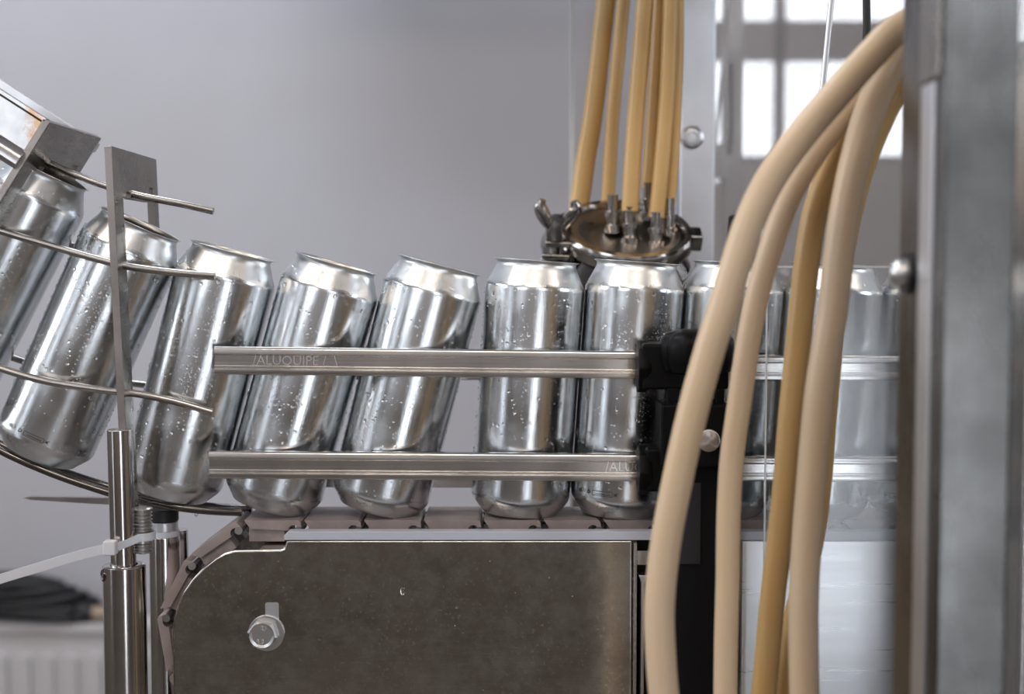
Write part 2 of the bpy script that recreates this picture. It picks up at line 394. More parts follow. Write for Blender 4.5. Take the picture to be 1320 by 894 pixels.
CANS = [  # top centre px, bottom centre px, spin for the print, label
    (-52, 150, -235, 420, 2, 'open aluminium can mostly cut off at the upper left corner, behind the slanting bracket leg'),
    (63, 219, -85, 510, 1, 'steeply tilted aluminium can at the left edge, under the slanting bracket plate'),
    (182, 287, 50, 586, .12, 'tilted aluminium can crossed by the upright bracket bar, black small print near its base'),
    (300, 322, 218, 637, 2.2, 'tilted aluminium can whose foot hangs over the conveyor nose, rods ending on it'),
    (435, 335, 346, 655, 3, 'tilted aluminium can touching down on the first chain links behind the rail ends'),
    (567, 338, 484, 658, 2.6, 'last of the strongly tilted aluminium cans, a gap of wall on its right'),
    (692, 335, 669, 661, 2.0, 'nearly upright aluminium can directly left of and below the clamp fitting'),
    (821, 337, 797, 662, -.75, 'nearly upright aluminium can left of the black rail clamp, reflecting amber hoses'),
    (948, 338, 924, 664, 3, 'aluminium can largely hidden by the black rail clamp and leftmost pale hoses'),
    (1075, 340, 1052, 666, 3, 'aluminium can behind the acrylic sheet, crossed by the right-hand pair of hoses'),
    (1203, 341, 1181, 667, -.95, 'aluminium can seen between the hoses and the upright steel post'),
    (1331, 342, 1309, 668, 3, 'aluminium can at the right edge, seen as a sliver beyond the steel post')]
for i, (tx, ty, bx_, by_, spin, lab) in enumerate(CANS):
    t = P(tx, ty); b = P(bx_, by_); d = (t-b).normalized(); mid = (t+b)/2; b = mid-d*H/2
    a = math.atan2(d.x, d.z)
    r = thing('beverage_can', lab, 'can', b, a, 'open aluminium cans riding the conveyor')
    for nm, me in (('can_body', CANB), ('can_lining', CANI)):
        o = bpy.data.objects.new(nm, me); C.objects.link(o); o.parent = r
    o = bpy.data.objects.new('printed_marks', PRINT); C.objects.link(o); o.parent = r; o.rotation_euler = (0, 0, spin)
    if i == 2: o.rotation_euler = (0, 0, -.28)
    o = bpy.data.objects.new('water_droplets', DROPS[i % 4]); C.objects.link(o); o.parent = r; o['kind'] = 'stuff'; o.rotation_euler = (0, 0, random.uniform(-.25, .25))

# ------------------------------------------------------------------ guide rails
HR = .0166
RAILP = [(0, -.5), (.0008, -.53), (.006, -.53), (.008, -.5), (.008, .5), (.006, .53), (.0012, .53), (.0003, .49), (-.0002, .42), (-.0002, .26), (.0006, .245), (.0006, .225), (.0013, .2), (.0013, -.18), (.0005, -.2), (.0005, -.25), (.0011, -.27), (.0011, -.30), (-.0001, -.315), (-.0002, -.45)]
def rail(name, a, b, Y, label, cat, h=HR, text=None, flip=1, mt=None):
    p0 = P(a[0], a[1], Y); p1 = P(b[0], b[1], Y)
    r = thing(name, label, cat, (p0.x, Y, p0.z))
    bm = NB(); pts = [(y*flip, z*h) for y, z in RAILP]; prism_x(bm, pts, p0, p1)
    obj('extrusion', bm, mt or m_rail, r, bevel=.00025, seg=2)
    sl = math.atan2(p1.z-p0.z, p1.x-p0.x)
    for (tx, s, sz) in (text or []):
        c = P(tx, a[1]+(b[1]-a[1])*(tx-a[0])/(b[0]-a[0]), Y)
        M = Matrix.Translation((c.x, Y+.00125, c.z+.0002)) @ Matrix.Rotation(-sl, 4, 'Y') @ Matrix.Rotation(PI/2, 4, 'X')
        text_mesh('stamped_lettering', s, sz, m_stamp, M, r, .00012)
    return r
m_stamp = mat('stamped_mark', (.85, .84, .82), .3, 1.0)
rail('guide_rail', (276, 464.5), (838, 470.5), -.0445, 'upper front guide rail, grooved steel, in front of the leaning cans left of the clamp', 'rail', text=[(380, '/ALUQUIPE /  \\', .0085)])
rail('guide_rail', (269, 599), (838, 603), -.0445, 'lower front guide rail, grooved steel, left of the black clamp', 'rail', text=[(806, '/ALUQ', .0085)])
rail('guide_rail', (925, 474), (1400, 476), -.0445, 'upper front guide rail, grooved and bright, behind the hoses right of the clamp', 'rail', h=.0152)
rail('guide_rail', (925, 604), (1400, 606), -.0445, 'lower front guide rail, grooved and bright, behind the hoses right of the clamp', 'rail', h=.0152)
rail('guide_rail', (330, 472), (1420, 475), .0445, 'upper rear guide rail, glimpsed between the cans', 'rail', flip=-1)
rail('guide_rail', (330, 610), (1420, 612), .0445, 'lower rear guide rail, glimpsed between the cans', 'rail', flip=-1)

# ------------------------------------------------------------------ conveyor chain
YF = -.0255; LK = 78/1996.0
def link_mesh():
    bm = NB(); L = LK
    arc = [(L-.0035+.0036*math.cos(a), -.0012+.0036*math.sin(a)) for a in [PI*k/8 for k in range(0, 9)]]
    pts = [(.0035, .0055), (L-.0005, .0055), (L+.0012, .0042), (L+.0018, -.0012)] + arc + [(.010, -.0002), (.0075, -.0002)]
    prism(bm, pts, YF, -YF)
    box(bm, .006, L-.010, -.022, -.008, -.009, 0); box(bm, .006, L-.010, .008, .022, -.009, 0)
    bmesh.ops.recalc_face_normals(bm, faces=bm.faces)
    me = bpy.data.meshes.new('chain_link'); bm.to_mesh(me); bm.free(); me.materials.append(m_link); me.shade_smooth(); me.set_sharp_from_angle(angle=.6); return me
bm = NB(); cyl(bm, (0, YF-.0015, -.001), (0, -YF, -.001), .0026, 20); bmesh.ops.recalc_face_normals(bm, faces=bm.faces)
PINM = bpy.data.meshes.new('hinge_pin'); bm.to_mesh(PINM); bm.free(); PINM.materials.append(m_bolt); PINM.shade_smooth(); PINM.set_sharp_from_angle(angle=.6)
LINKM = link_mesh()
q0 = P(308, 685, YF); zbelt = P(669, 661).z
q0 = Vector((q0.x, 0, zbelt-.0056))
chain = thing('conveyor_chain', 'mauve-grey plastic hinged conveyor chain under the cans, wrapping the nose', 'conveyor chain', q0)
dirs = []
pins = [q0.copy()]
for k in range(17): dirs.append((q0 + Vector((LK*k, 0, 0)), 0.0))
for (ux, uz) in ((-.80, -.60), (-.45, -.893), (.16, -.987), (.62, -.785)):
    nxt = pins[-1]+Vector((ux, 0, uz))*LK; pins.append(nxt); dirs.append((nxt, math.atan2(-uz, -ux)))
for p, a in dirs:
    l = bpy.data.objects.new('chain_link', LINKM); C.objects.link(l); l.parent = chain; l.location = p-q0; l.rotation_euler = (0, -a, 0)
    h = bpy.data.objects.new('hinge_pin', PINM); C.objects.link(h); h.parent = l; h.location = (0, 0, 0)

# ------------------------------------------------------------------ conveyor frame
YP = -.052
def X(px, Y=YP, py=700): return P(px, py, Y).x
def Z(py, Y=YP): return P(660, py, Y).z
conv = thing('conveyor', 'stainless conveyor body with dark spotted side plate and rounded nose below the cans', 'conveyor', (X(360), 0, 0))
outline = [(222, 900), (222, 812), (224, 796), (229, 779), (237, 762), (248, 746), (262, 731), (277, 719), (290, 712), (303, 709), (361, 708), (366, 706), (368, 701), (369, 696), (816, 696)]
pts = [(X(a, YP, b), Z(b)) for a, b in outline]
pts[0] = (pts[1][0], .72); pts.append((pts[-1][0], .72))
bm = NB(); prism(bm, pts, YP, YP+.003); obj('side_plate', bm, m_plate, conv, bevel=.0022, seg=4)
bm = NB(); prism(bm, [(x, z) for x, z in pts[:-2]]+[(.5, pts[-3][1]), (.5, .72)], .049, .052); obj('rear_plate', bm, m_plate, conv, bevel=.001)
bm = NB(); prism(bm, [(X(955), Z(696)), (.5, Z(696)), (.5, .72), (X(955), .72)], YP, YP+.003); obj('glare_plate', bm, m_plate_r, conv, bevel=.0022, seg=4)['label'] = 'side plate with window glare painted into its pale colour'
bm = NB(); prism(bm, [(X(366), Z(690)), (X(372), Z(684.5)), (.5, Z(684.5)), (.5, Z(695.5)), (X(367), Z(695.5))], YP-.001, YP+.008); obj('wear_strip', bm, m_strip, conv, bevel=.0004)
bm = NB(); box(bm, X(816), X(955), YP+.012, YP+.014, .72, Z(697)); obj('backing_panel', bm, m_black_face, conv)
bm = NB(); prism(bm, [(X(823), Z(740)), (X(834), Z(740)), (X(830.5), Z(751)), (X(830.5), .75), (X(826), .75), (X(826), Z(749))], YP-.003, YP+.012); obj('channel_strip', bm, m_steel, conv, bevel=.0004)
bm = NB(); box(bm, X(816.5), X(822), YP+.002, YP+.012, .72, Z(700)); obj('channel_strip', bm, m_brk, conv, bevel=.0004)
bm = NB(); box(bm, X(330), .5, -.045, .045, zbelt-.025, zbelt-.016); obj('slide_bed', bm, m_steel, conv)
for lx in (X(380), .40):
    for ly in (-.047, .023): 
        bm = NB(); box(bm, lx, lx+.024, ly, ly+.024, 0, .76); obj('leg', bm, m_steel, conv, bevel=.001)
bm = NB(); box(bm, X(380), .424, -.047, .047, .72, .735); obj('base_pan', bm, m_steel, conv)
# adjusting bolt with washer, pale slot above
bc = P(340, 815, YP)
bm = NB(); prism(bm, [(X(341), Z(806)), (X(341), Z(778)), (X(342.5), Z(776)), (X(357), Z(776)), (X(358.5), Z(778)), (X(358.5), Z(806))], YP-.0002, YP+.001); obj('slot_insert', bm, m_alu, conv)['label'] = 'pale strip showing in the adjusting slot'
wr = NB(); lathe(wr, [(.005, 0), (.0114, 0), (.0114, .0018), (.005, .0018)], 40, axis_m(bc+Vector((.0018, 0, 0)), (0, -1, 0)), close=True); ws = obj('washer', wr, m_bolt, conv, bevel=.0003)
bm = NB(); lathe(bm, [(0, .0018), (.0094, .0018), (.0098, .0026), (.0098, .0060), (.0086, .0070), (.0079, .0073), (.0062, .0066), (0, .0066)], 6*6, axis_m(bc, (0, -1, 0)))
for v in bm.verts:   # hexagonal flanks
    rel = v.co-bc; rr = math.hypot(rel.x, rel.z)
    if rr > .0085:
        a = math.atan2(rel.z, rel.x); k = math.cos(PI/6)/math.cos(((a+.2) % (PI/3))-PI/6)
        v.co.x = bc.x+rel.x*k; v.co.z = bc.z+rel.z*k
bh = obj('adjusting_bolt', bm, m_bolt, conv, ang=18)
for s, dx, dz, sz in (('8.8', -.0012, -.0042, .0042), ('IU', .0010, .0042, .0040)):
    text_mesh('bolt_marking', s, sz, m_bolt, Matrix.Translation((bc.x+dx, YP-.0069, bc.z+dz)) @ Matrix.Rotation(PI/2, 4, 'X'), bh, .0004)
# droplets clinging to the side plate
bm = NB()
for k in range(26):
    c = P(random.uniform(300, 800), random.uniform(712, 890), YP) if k else P(519, 761, YP); r_ = random.uniform(.0002, .0006) if k else .0018
    M = Matrix.Translation(c) @ Matrix.Rotation(PI/2, 4, 'X') @ Matrix.Diagonal((1, 1.7 if not k else 1, .6, 1))
    lathe(bm, [(r_, -.0001), (r_*.95, r_*.4), (r_*.6, r_*.8), (0, r_)], 10, M)
o = obj('plate_droplets', bm, m_water, conv, ang=180); o['kind'] = 'stuff'
# screw with concentric washers on the black backing
sc_ = P(884, 780, YP+.012)
bm = NB(); lathe(bm, [(.0062, 0), (.0098, 0), (.0098, .003), (.0090, .0036), (.0080, .003), (.0080, .001), (.0062, .001)], 40, axis_m(sc_, (0, -1, 0)), close=True); obj('washer', bm, m_cast, conv)
bm = NB(); lathe(bm, [(0, 0), (.0048, 0), (.0048, .006), (.0040, .0066), (.0030, .006), (.0030, .0035), (0, .0035)], 32, axis_m(sc_, (0, -1, 0))); s2 = obj('socket_screw', bm, m_cast, conv)
bm = NB(); lathe(bm, [(.0015, .003), (.0015, .0055), (0, .0062)], 16, axis_m(sc_, (0, -1, 0))); obj('screw_core', bm, m_bolt, s2)
bm = NB(); box(bm, X(875), X(893), YP+.006, YP+.012, .73, Z(802)); obj('support_strip', bm, m_brk, conv, bevel=.0004)

# ------------------------------------------------------------------ black rail clamp
clampb = thing('rail_clamp', 'black plastic rail clamp bracket with lobed knob, holding both front rails', 'clamp', P(890, 720, -.06))
def pbox(name, x0, x1, y0, y1, Ya, Yb, m, par, bev=.0015, seg=3):
    a = P(x0, y1, Ya); b = P(x1, y0, Ya); bm = NB(); box(bm, a.x, b.x, Ya, Yb, a.z, b.z); return obj(name, bm, m, par, bevel=bev, seg=seg)
pbox('upper_jaw', 828, 940, 443, 502, -.066, -.036, m_black, clampb, .002)
bm = NB(); c = P(829, 472, -.052); lathe(bm, [(0, -.004), (.0150, -.004), (.0165, -.001), (.0165, .004), (0, .004)], 8, axis_m(c, (-1, 0, 0))); obj('rail_socket', bm, m_black, clampb, bevel=.001)
pbox('lower_jaw', 832, 866, 578, 634, -.064, -.036, m_black, clampb, .002)
bm = NB(); c = P(830, 605, -.052); lathe(bm, [(0, -.004), (.0145, -.004), (.0160, -.001), (.0160, .004), (0, .004)], 8, axis_m(c, (-1, 0, 0))); obj('rail_socket', bm, m_black, clampb, bevel=.001)
pbox('clamp_block', 852, 942, 521, 603, -.075, -.040, m_black, clampb, .0018)
pbox('neck', 860, 876, 500, 523, -.066, -.052, m_black, clampb, .001)
pbox('neck', 922, 934, 500, 523, -.066, -.052, m_black, clampb, .001)
pbox('mounting_plate', 866, 954, 600, 905, -.062, -.054, m_black_face, clampb, .001)
pbox('label_patch', 868, 904, 622, 727, -.0632, -.062, m_rubber, clampb, .0004)
# lobed knob, axis vertical
kc = P(898, 458, -.062); bm = NB(); seg = 84
prf = [(0, .0165), (.012, .0160), (.019, .0140), (.0225, .0105), (.0235, .005), (.0232, -.004), (.021, -.0095), (.012, -.0115), (0, -.0115)]
rings = []
for r_, z_ in prf:
    if r_ == 0: rings.append([bm.verts.new(kc+Vector((0, 0, z_)))]); continue
    rings.append([bm.verts.new(kc+Vector((math.cos(2*PI*k/seg), math.sin(2*PI*k/seg), 0))*r_*(1-.09*max(0, math.cos(7*2*PI*k/seg))**2*(r_/.0235)) + Vector((0, 0, z_))) for k in range(seg)])
for A, B in zip(rings, rings[1:]):
    for k in range(seg):
        k2 = (k+1) % seg
        if len(A) == 1: bm.faces.new([A[0], B[k], B[k2]])
        elif len(B) == 1: bm.faces.new([A[k], B[0], A[k2]])
        else: bm.faces.new([A[k], A[k2], B[k2], B[k]])
obj('lobed_knob', bm, m_black, clampb)
pc = P(913, 567, -.075); bm = NB(); lathe(bm, [(0, -.004), (.0068, -.004), (.0068, .0028), (.0062, .0032), (0, .0032)], 36, axis_m(pc, (0, -1, 0)))
pin = obj('turned_pin', bm, None, clampb); pin['label'] = 'bright turned steel pin face'
m_pin = mat('turned_pin_face', (.62, .57, .55), .34, 1.0, Anisotropic=.9); tg = N(m_pin).n('ShaderNodeTangent', _direction_type='RADIAL', _axis='Y'); m_pin.node_tree.links.new(tg.outputs[0], m_pin.node_tree.nodes['Principled BSDF'].inputs['Tangent'])
pin.location = pc-clampb.location; pin.data.transform(Matrix.Translation(-(pc-clampb.location)))
 
pin.data.materials.clear(); pin.data.materials.append(m_pin)

# ------------------------------------------------------------------ twist guide on the left: rods, brackets
def rodm(name, px, Y, r, label, cat='guide rod', m=None, grp=None):
    pts = [P(a, b, Y if not callable(Y) else Y(a)) for a, b in px]
    bm = NB(); tube(bm, pts, r, 14, 10)
    return tag(obj(name, bm, m or m_rod, ang=50), label, cat, grp)
rodm('guide_rod', [(-60, 275), (0, 297), (60, 315), (130, 335), (170, 344), (225, 351), (277, 355.5)], -.041, .0024, 'bent steel rod across the can shoulders, ending in front of the overhanging can')
rodm('guide_rod', [(-60, 450), (0, 474), (60, 491), (130, 502), (175, 507), (225, 517), (274, 531)], -.041, .0024, 'bent steel rod across the lower can walls, ending just above the lower rail')
rodm('guide_rod', [(60, 209), (90, 222), (132, 238), (180, 252), (230, 262), (275, 272)], -.012, .0024, 'bent steel rod above the can rims, passing through both bracket slots')
rodm('guide_rod', [(-60, 430), (20, 462), (100, 482), (165, 493), (250, 502), (330, 506)], .041, .0024, 'rear steel rod glimpsed between the tilted cans at lower wall height')
rodm('guide_rod', [(-60, 266), (20, 294), (100, 318), (165, 333), (230, 340)], .041, .0024, 'rear steel rod behind the can shoulders')
rodm('support_rod', [(-80, 535), (0, 580), (60, 607), (110, 625), (160, 640), (220, 652), (270, 658), (312, 660)], -.018, .0026, 'dark wet rod carrying the can feet, in front', m=m_dark)
rodm('support_rod', [(-80, 528), (0, 572), (60, 599), (110, 617), (160, 632), (220, 645), (280, 653), (325, 655)], .018, .0026, 'dark wet rod carrying the can feet, at the back', m=m_dark)

def u_bracket(front_top, ang, front_leg, back_leg, web, name, label, Ya=-.053, Yb=.053, leg=.020, th=.0048, slot=None, shear=0):
    """U plate in a plane holding y and a 'down' direction; front_top = px of its front top corner"""
    o0 = P(front_top[0], front_top[1], Ya)
    dn = Vector((math.sin(ang), 0, -math.cos(ang))); nx = Vector((math.cos(ang), 0, math.sin(ang)))
    r = thing(name, label, 'bracket', o0)
    def pl(bm, pts):
        a = [bm.verts.new(o0+Vector((0, y-Ya, 0))+dn*d) for y, d in pts]; b = [bm.verts.new(o0+Vector((0, y-Ya, 0))+dn*d+nx*th) for y, d in pts]
        f1 = bm.faces.new(a); f2 = bm.faces.new(b[::-1]); n = len(pts); f1.material_index = f2.material_index = 0
        for i in range(n): bm.faces.new([a[i], b[i], b[(i+1) % n], a[(i+1) % n]]).material_index = 1
    ym = -.016 if slot is None else slot
    pts = [(Ya, 0), (Yb, 0), (Yb, back_leg), (Yb-.012, back_leg), (Yb-.012, web-.010), (Yb-.022, web-.010), (Yb-.022, web), (ym, web), (ym, web-.004), (ym-.010, web-.004), (ym-.010, web), (Ya+leg, web), (Ya+leg, front_leg), (Ya, front_leg)]
    bm = NB(); pl(bm, pts); obj('u_plate', bm, [m_brk, m_edge], r, bevel=.0005)
    return r
b1 = u_bracket((134, 188), math.radians(1.9), .232, .060, .031, 'guide_bracket', 'upright steel U bracket with thin leg in front of the second can')
b2 = u_bracket((56, 152), math.radians(-33), .075, .14, .034, 'guide_bracket', 'slanting dark steel U plate at upper left, across the chute end')
# chute channels
def slope_bar(name, pa, pb, Y0, sect, m, label, cat):
    a = P(*pa, Y0); b = P(*pb, Y0); d = (b-a).normalized(); up = Vector((0, 1, 0)).cross(d)*-1
    if up.z < 0: up = -up
    r = thing(name, label, cat, b)
    return r, a, b, d, up
r, a, b, d, up = slope_bar('chute_channel', (-90, 57), (60, 153), -.053, None, None, 'bright steel chute channel with heat-tinted end at the upper left', 'channel')
def sweep(bm, sec, a, b, up):
    A = [bm.verts.new(a+Vector((0, y, 0))+up*h) for y, h in sec]; B = [bm.verts.new(b+Vector((0, y, 0))+up*h) for y, h in sec]
    bm.faces.new(A); bm.faces.new(B[::-1]); n = len(sec)
    for i in range(n): bm.faces.new([A[i], B[i], B[(i+1) % n], A[(i+1) % n]])
m_heat = brushed('heat_tinted_steel', (.50, .49, .49), .24, (60, 300, 60), .12); q = N(m_heat)
tcn = q.n('ShaderNodeTexCoord'); sp = q.n('ShaderNodeSeparateXYZ'); q.l(tcn.outputs['Object'], sp.inputs[0])
dist = q.math('ADD', q.math('MULTIPLY', sp.outputs[0], -40.0), q.math('MULTIPLY', q.noise(q.coord((1, 1, 1)), 120, 5, .7), .9))
hk = q.ramp(dist, [(.30, 0), (.75, .85), (1.05/1.3, .7), (1.0, 0)])
prev = q.b.inputs['Base Color'].links[0].from_socket
q.l(q.mix(hk, prev, (.42, .23, .10)), q.b.inputs['Base Color'])
bm = NB(); sweep(bm, [(0, 0), (0, -.0025), (.0015, -.0035), (.0015, -.024), (-.002, -.026), (-.004, -.029), (-.004, -.034), (-.001, -.037), (.006, -.037), (.006, 0)], a, b, up)
obj('channel_web', bm, m_heat, r, bevel=.0003)
r, a, b, d, up = slope_bar('chute_channel', (-90, 43), (126, 185), .050, None, None, 'long slim steel chute bar behind the slanting plate, against the wall', 'channel')
bm = NB(); sweep(bm, [(0, .000), (0, -.007), (.006, -.007), (.006, .000)], a, b, up); obj('channel_web', bm, m_alu, r, bevel=.0004)
bm = NB(); sweep(bm, [(.002, -.006), (.002, -.03), (.005, -.03), (.005, -.006)], a, a.lerp(b, .93), up); obj('channel_flange', bm, m_steel, r, bevel=.0004)

# rod + collar tube
post = thing('guide_support_post', 'two-stage round steel post, thin rod in a thick collar tube, left of the conveyor', 'post', (P(161, 894, -.058).x, -.058, 0))
xr = P(156, 640, -.062)
bm = NB(); z0 = P(157, 728, -.062).z; z1 = P(155, 553, -.062).z
cyl(bm, (P(159.5, 728, -.062).x, -.062, z0-.01), (P(154.5, 553, -.062).x, -.062, z1), .0078, 40); obj('upper_rod', bm, m_tube, post, bevel=.0004)
ct = P(160, 727, -.062); rt = .0132
bm = NB(); lathe(bm, [(0, 0), (rt, 0), (rt, ct.z-.0008), (rt-.0012, ct.z), (.0085, ct.z), (.0085, ct.z-.004), (0, ct.z-.004)], 56, Matrix.Translation((ct.x, -.062, 0))); obj('collar_tube', bm, m_tube, post)
hc = Vector((ct.x-rt*.86, -.062-rt*.52, P(140, 742, -.07).z)); dirn = Vector((-.86, -.52, 0))
bm = NB(); lathe(bm, [(0, .0002), (.0030, .0002), (.0033, .0006), (.0038, .0004), (.0038, -.001), (0, -.001)], 24, axis_m(hc, dirn)); obj('set_screw_hole', bm, m_dark, post)
# threaded stud
ts = thing('threaded_stud', 'short bright threaded stud strapped to the post by a cable tie', 'stud', P(184, 715, -.056))
p = P(184, 712, -.056); zt = P(184, 653, -.056).z; bm = NB(); prf = [(0, 0)]
n = 13; hh = (zt-p.z)/n
for k in range(n):
    if 3 <= k <= 5: prf += [(.0062, k*hh), (.0062, (k+1)*hh)]
    else: prf += [(.0048, k*hh), (.0064, (k+.4)*hh), (.0064, (k+.55)*hh), (.0048, (k+.95)*hh)]
prf += [(0, n*hh)]
lathe(bm, prf, 32, Matrix.Translation((p.x, -.056, p.z))); obj('thread', bm, m_bolt, ts, ang=25)
# cable tie: loop round rod and stud, free tail to the left edge
tie = thing('cable_tie', 'white nylon cable tie round the post and stud, tail running to the left edge', 'cable tie', P(160, 706, -.07))
def band(bm, pts, w_, th, closed=False):
    path = pts; n = len(path); rings = []
    for i, p in enumerate(path):
        t = (path[(i+1) % n if closed else min(i+1, n-1)]-path[(i-1) % n if closed else max(i-1, 0)]).normalized()
        side = Vector((0, 0, 1)); nn = t.cross(side).normalized(); side = nn.cross(t).normalized()
        rings.append([bm.verts.new(p+side*w_/2*a+nn*th*b) for a, b in ((-1, 0), (1, 0), (1, 1), (-1, 1))])
    prs = list(zip(rings, rings[1:]))+([(rings[-1], rings[0])] if closed else [])
    for A, B in prs:
        for k in range(4): bm.faces.new([A[k], A[(k+1) % 4], B[(k+1) % 4], B[k]])
    if not closed: bm.faces.new(rings[0][::-1]); bm.faces.new(rings[-1])
zc0 = P(140, 704, -.07).z; xA = P(157, 706, -.062).x; xB = P(184, 700, -.056).x
loop = []
for k in range(12): a = PI/2+PI*k/11; loop.append(Vector((xA+.0086*math.cos(a), -.062+.0086*math.sin(a), zc0)))
for k in range(12): a = -PI/2+PI*k/11; loop.append(Vector((xB+.0070*math.cos(a), -.056+.0070*math.sin(a), zc0+.0042)))
bm = NB(); band(bm, loop, .0048, .0011, True); obj('tie_loop', bm, m_tie, tie)
hx = P(143, 704, -.073)
bm = NB(); box(bm, hx.x-.0038, hx.x+.0038, -.0775, -.0705, zc0-.0042, zc0+.0046); obj('tie_head', bm, m_tie, tie, bevel=.0008)
bm = NB(); band(bm, catmull([P(141, 706, -.075), P(100, 716, -.078), P(50, 731, -.082), P(0, 746, -.086), P(-70, 768, -.09)], 6), .0058, .0012); obj('tie_tail', bm, m_tie, tie)
# second tube pair
t2 = thing('support_tube', 'dark chromed tube with black rubber plug and white collar behind the post', 'tube', (P(212, 890, 0).x, 0.0, 0))
c2 = P(212, 690, 0.0); c3 = P(226, 668, .030)
bm = NB(); cyl(bm, (c2.x, 0, 0), (c2.x, 0, c2.z), .0102, 40); obj('front_tube', bm, m_tube, t2, bevel=.0004)
bm = NB(); cyl(bm, (c3.x, .030, 0), (c3.x, .030, P(226, 682, .03).z), .0085, 40); obj('rear_tube', bm, m_tube, t2, bevel=.0004)
bm = NB(); cyl(bm, (c2.x, 0, c2.z-.0002), (c2.x, 0, P(212, 683, 0).z), .0100, 40); obj('white_collar', bm, m_tie, t2, bevel=.0006)
bm = NB(); cyl(bm, (c2.x, 0, P(212, 683, 0).z), (c2.x, 0, P(212, 671, 0).z), .0092, 40); obj('grey_collar', bm, m_alu, t2, bevel=.0006)
bm = NB(); cyl(bm, (c2.x-.001, 0, P(212, 671, 0).z), (c2.x-.001, 0, P(212, 655, 0).z), .0105, 40); obj('rubber_plug', bm, m_rubber, t2, bevel=.001)
# thin pointed strap
a = P(30, 641, .06); b = P(215, 646, .06)
bm = NB(); prism(bm, [(a.x, a.z), (a.x+.006, a.z+.0012), (a.x+.05, a.z+.0005), (b.x, b.z+.003), (b.x, b.z-.004), (a.x+.05, a.z-.0042), (a.x+.006, a.z-.0014)], .058, .062)
tag(obj('flat_strap', bm, m_edge, bevel=.0003), 'thin pointed flat steel strap sticking out left behind the post', 'strap')
# hanging drips
def drip(px, py, Y, r_, label):
    c = P(px, py, Y); bm = NB(); lathe(bm, [(0, .0), (r_*.35, -.0001), (r_*.45, -r_*.8), (r_*.9, -r_*1.8), (r_, -r_*2.4), (r_*.75, -r_*3.1), (0, -r_*3.5)], 16, Matrix.Translation(c))
    tag(obj('water_drop', bm, m_water, ang=180), label, 'water drop')
drip(253, 657, -.018, .0013, 'water drop hanging from the dark support rod near its tip')
drip(103, 622, -.018, .0011, 'water drop hanging from the dark support rod under the second can')
drip(569, 622, .0445, .0010, 'tiny water drop under the rear rail between fifth can and upright can')

# ------------------------------------------------------------------ clamp fitting with rear hoses
m_dish = brushed('dull_dish_steel', (.30, .28, .26), .34, (60, 60, 60), .1)
YC = .17; fc = P(806, 303, YC); tilt = math.radians(27)
fit = thing('clamp_fitting', 'polished pipe clamp manifold with wing nut above the cans, rear hoses plugged in', 'pipe fitting', P(806, 345, YC))
ax = Vector((.04, -math.sin(tilt), math.cos(tilt))).normalized(); MF = axis_m(fc, ax)
MFr = Matrix.Translation(fc) @ Matrix.Rotation(tilt, 4, 'X') @ Matrix.Rotation(math.radians(3), 4, 'Y')
bm = NB(); lathe(bm, [(.0430, -.007), (.0515, -.007), (.0535, -.004), (.0535, .004), (.0515, .007), (.0470, .007), (.0445, .003)], 72, MFr, close=True); obj('clamp_ring', bm, m_cast, fit)
bm = NB(); lathe(bm, [(0, -.004), (.026, -.004), (.033, -.002), (.0375, .003), (.043, .0035), (.0445, .001), (.0445, -.009), (0, -.009)], 64, MFr); obj('flange_dish', bm, m_dish, fit)
bm = NB(); lathe(bm, [(0, -.075), (.034, -.075), (.046, -.05), (.054, -.022), (.0445, -.009), (0, -.009)], 48, MFr); obj('bowl', bm, m_dark, fit)
bm = NB(); lathe(bm, [(0, -.012), (.022, -.012), (.029, -.008), (.029, .008), (.022, .012), (0, .012)], 40, axis_m(P(744, 318, YC+.035), (.35, -.75, .55))); obj('side_port', bm, m_dish, fit)
bm = NB()
def lb(bm, x0, x1, y0, y1, z0, z1, M):
    vs = box(bm, x0, x1, y0, y1, z0, z1); bmesh.ops.transform(bm, matrix=M, verts=vs)
lb(bm, -.064, -.044, -.030, -.016, .0005, .0055, MFr); lb(bm, -.066, -.044, -.030, -.016, -.0100, -.0055, MFr); obj('clamp_ear', bm, m_cast, fit, bevel=.0012, seg=3)
bm = NB(); lb(bm, .046, .060, -.010, .008, -.007, .007, MFr); obj('clamp_hinge', bm, m_cast, fit, bevel=.002, seg=3)
Mw = MFr @ Matrix.Translation((-.0560, -.023, 0))
bm = NB(); lathe(bm, [(0, -.020), (.0095, -.020), (.0105, -.017), (.0105, -.014), (.004, -.012), (.0035, .006), (.008, .0065), (.0085, .012), (.0055, .020), (.0048, .024), (0, .024)], 28, Mw); sh = obj('swing_bolt', bm, m_cast, fit)
bm = NB()
for s in (-1, 1):
    pts = [Mw @ Vector((s*a, 0, z)) for a, z in ((.003, .012), (.009, .022), (.0135, .031), (.012, .037))]
    tube(bm, pts, lambda t: .0034+.003*math.sin(PI*min(1, t*1.05)), 14, 6, flat=.7)
obj('wing_nut', bm, m_cast, fit)
arc = [P(718, 322, YC+.03), P(716, 305, YC+.03), P(728, 290, YC+.03), P(745, 285, YC+.03), P(760, 295, YC+.02)]
bm = NB(); tube(bm, arc, .006, 14, 8); obj('link_arm', bm, m_cast, fit)
ends = [(812, 277, 11), (846, 284, 11), (836, 246, 10), (862, 266, 9), (790, 262, 9)]
for (ex, ey, _) in ends:
    bm = NB(); e = P(ex, ey, YC+(277-ey)*.0006); base = e+Vector((.0005, .002, -.020))
    lathe(bm, [(0, -.003), (.0075, -.003), (.0075, .003), (.0055, .004), (.0055, .010), (.0068, .0105), (.0068, .014), (.0044, .0145), (.0044, .027), (0, .027)], 20, axis_m(base, e-base)); obj('hose_barb', bm, m_cast, fit)
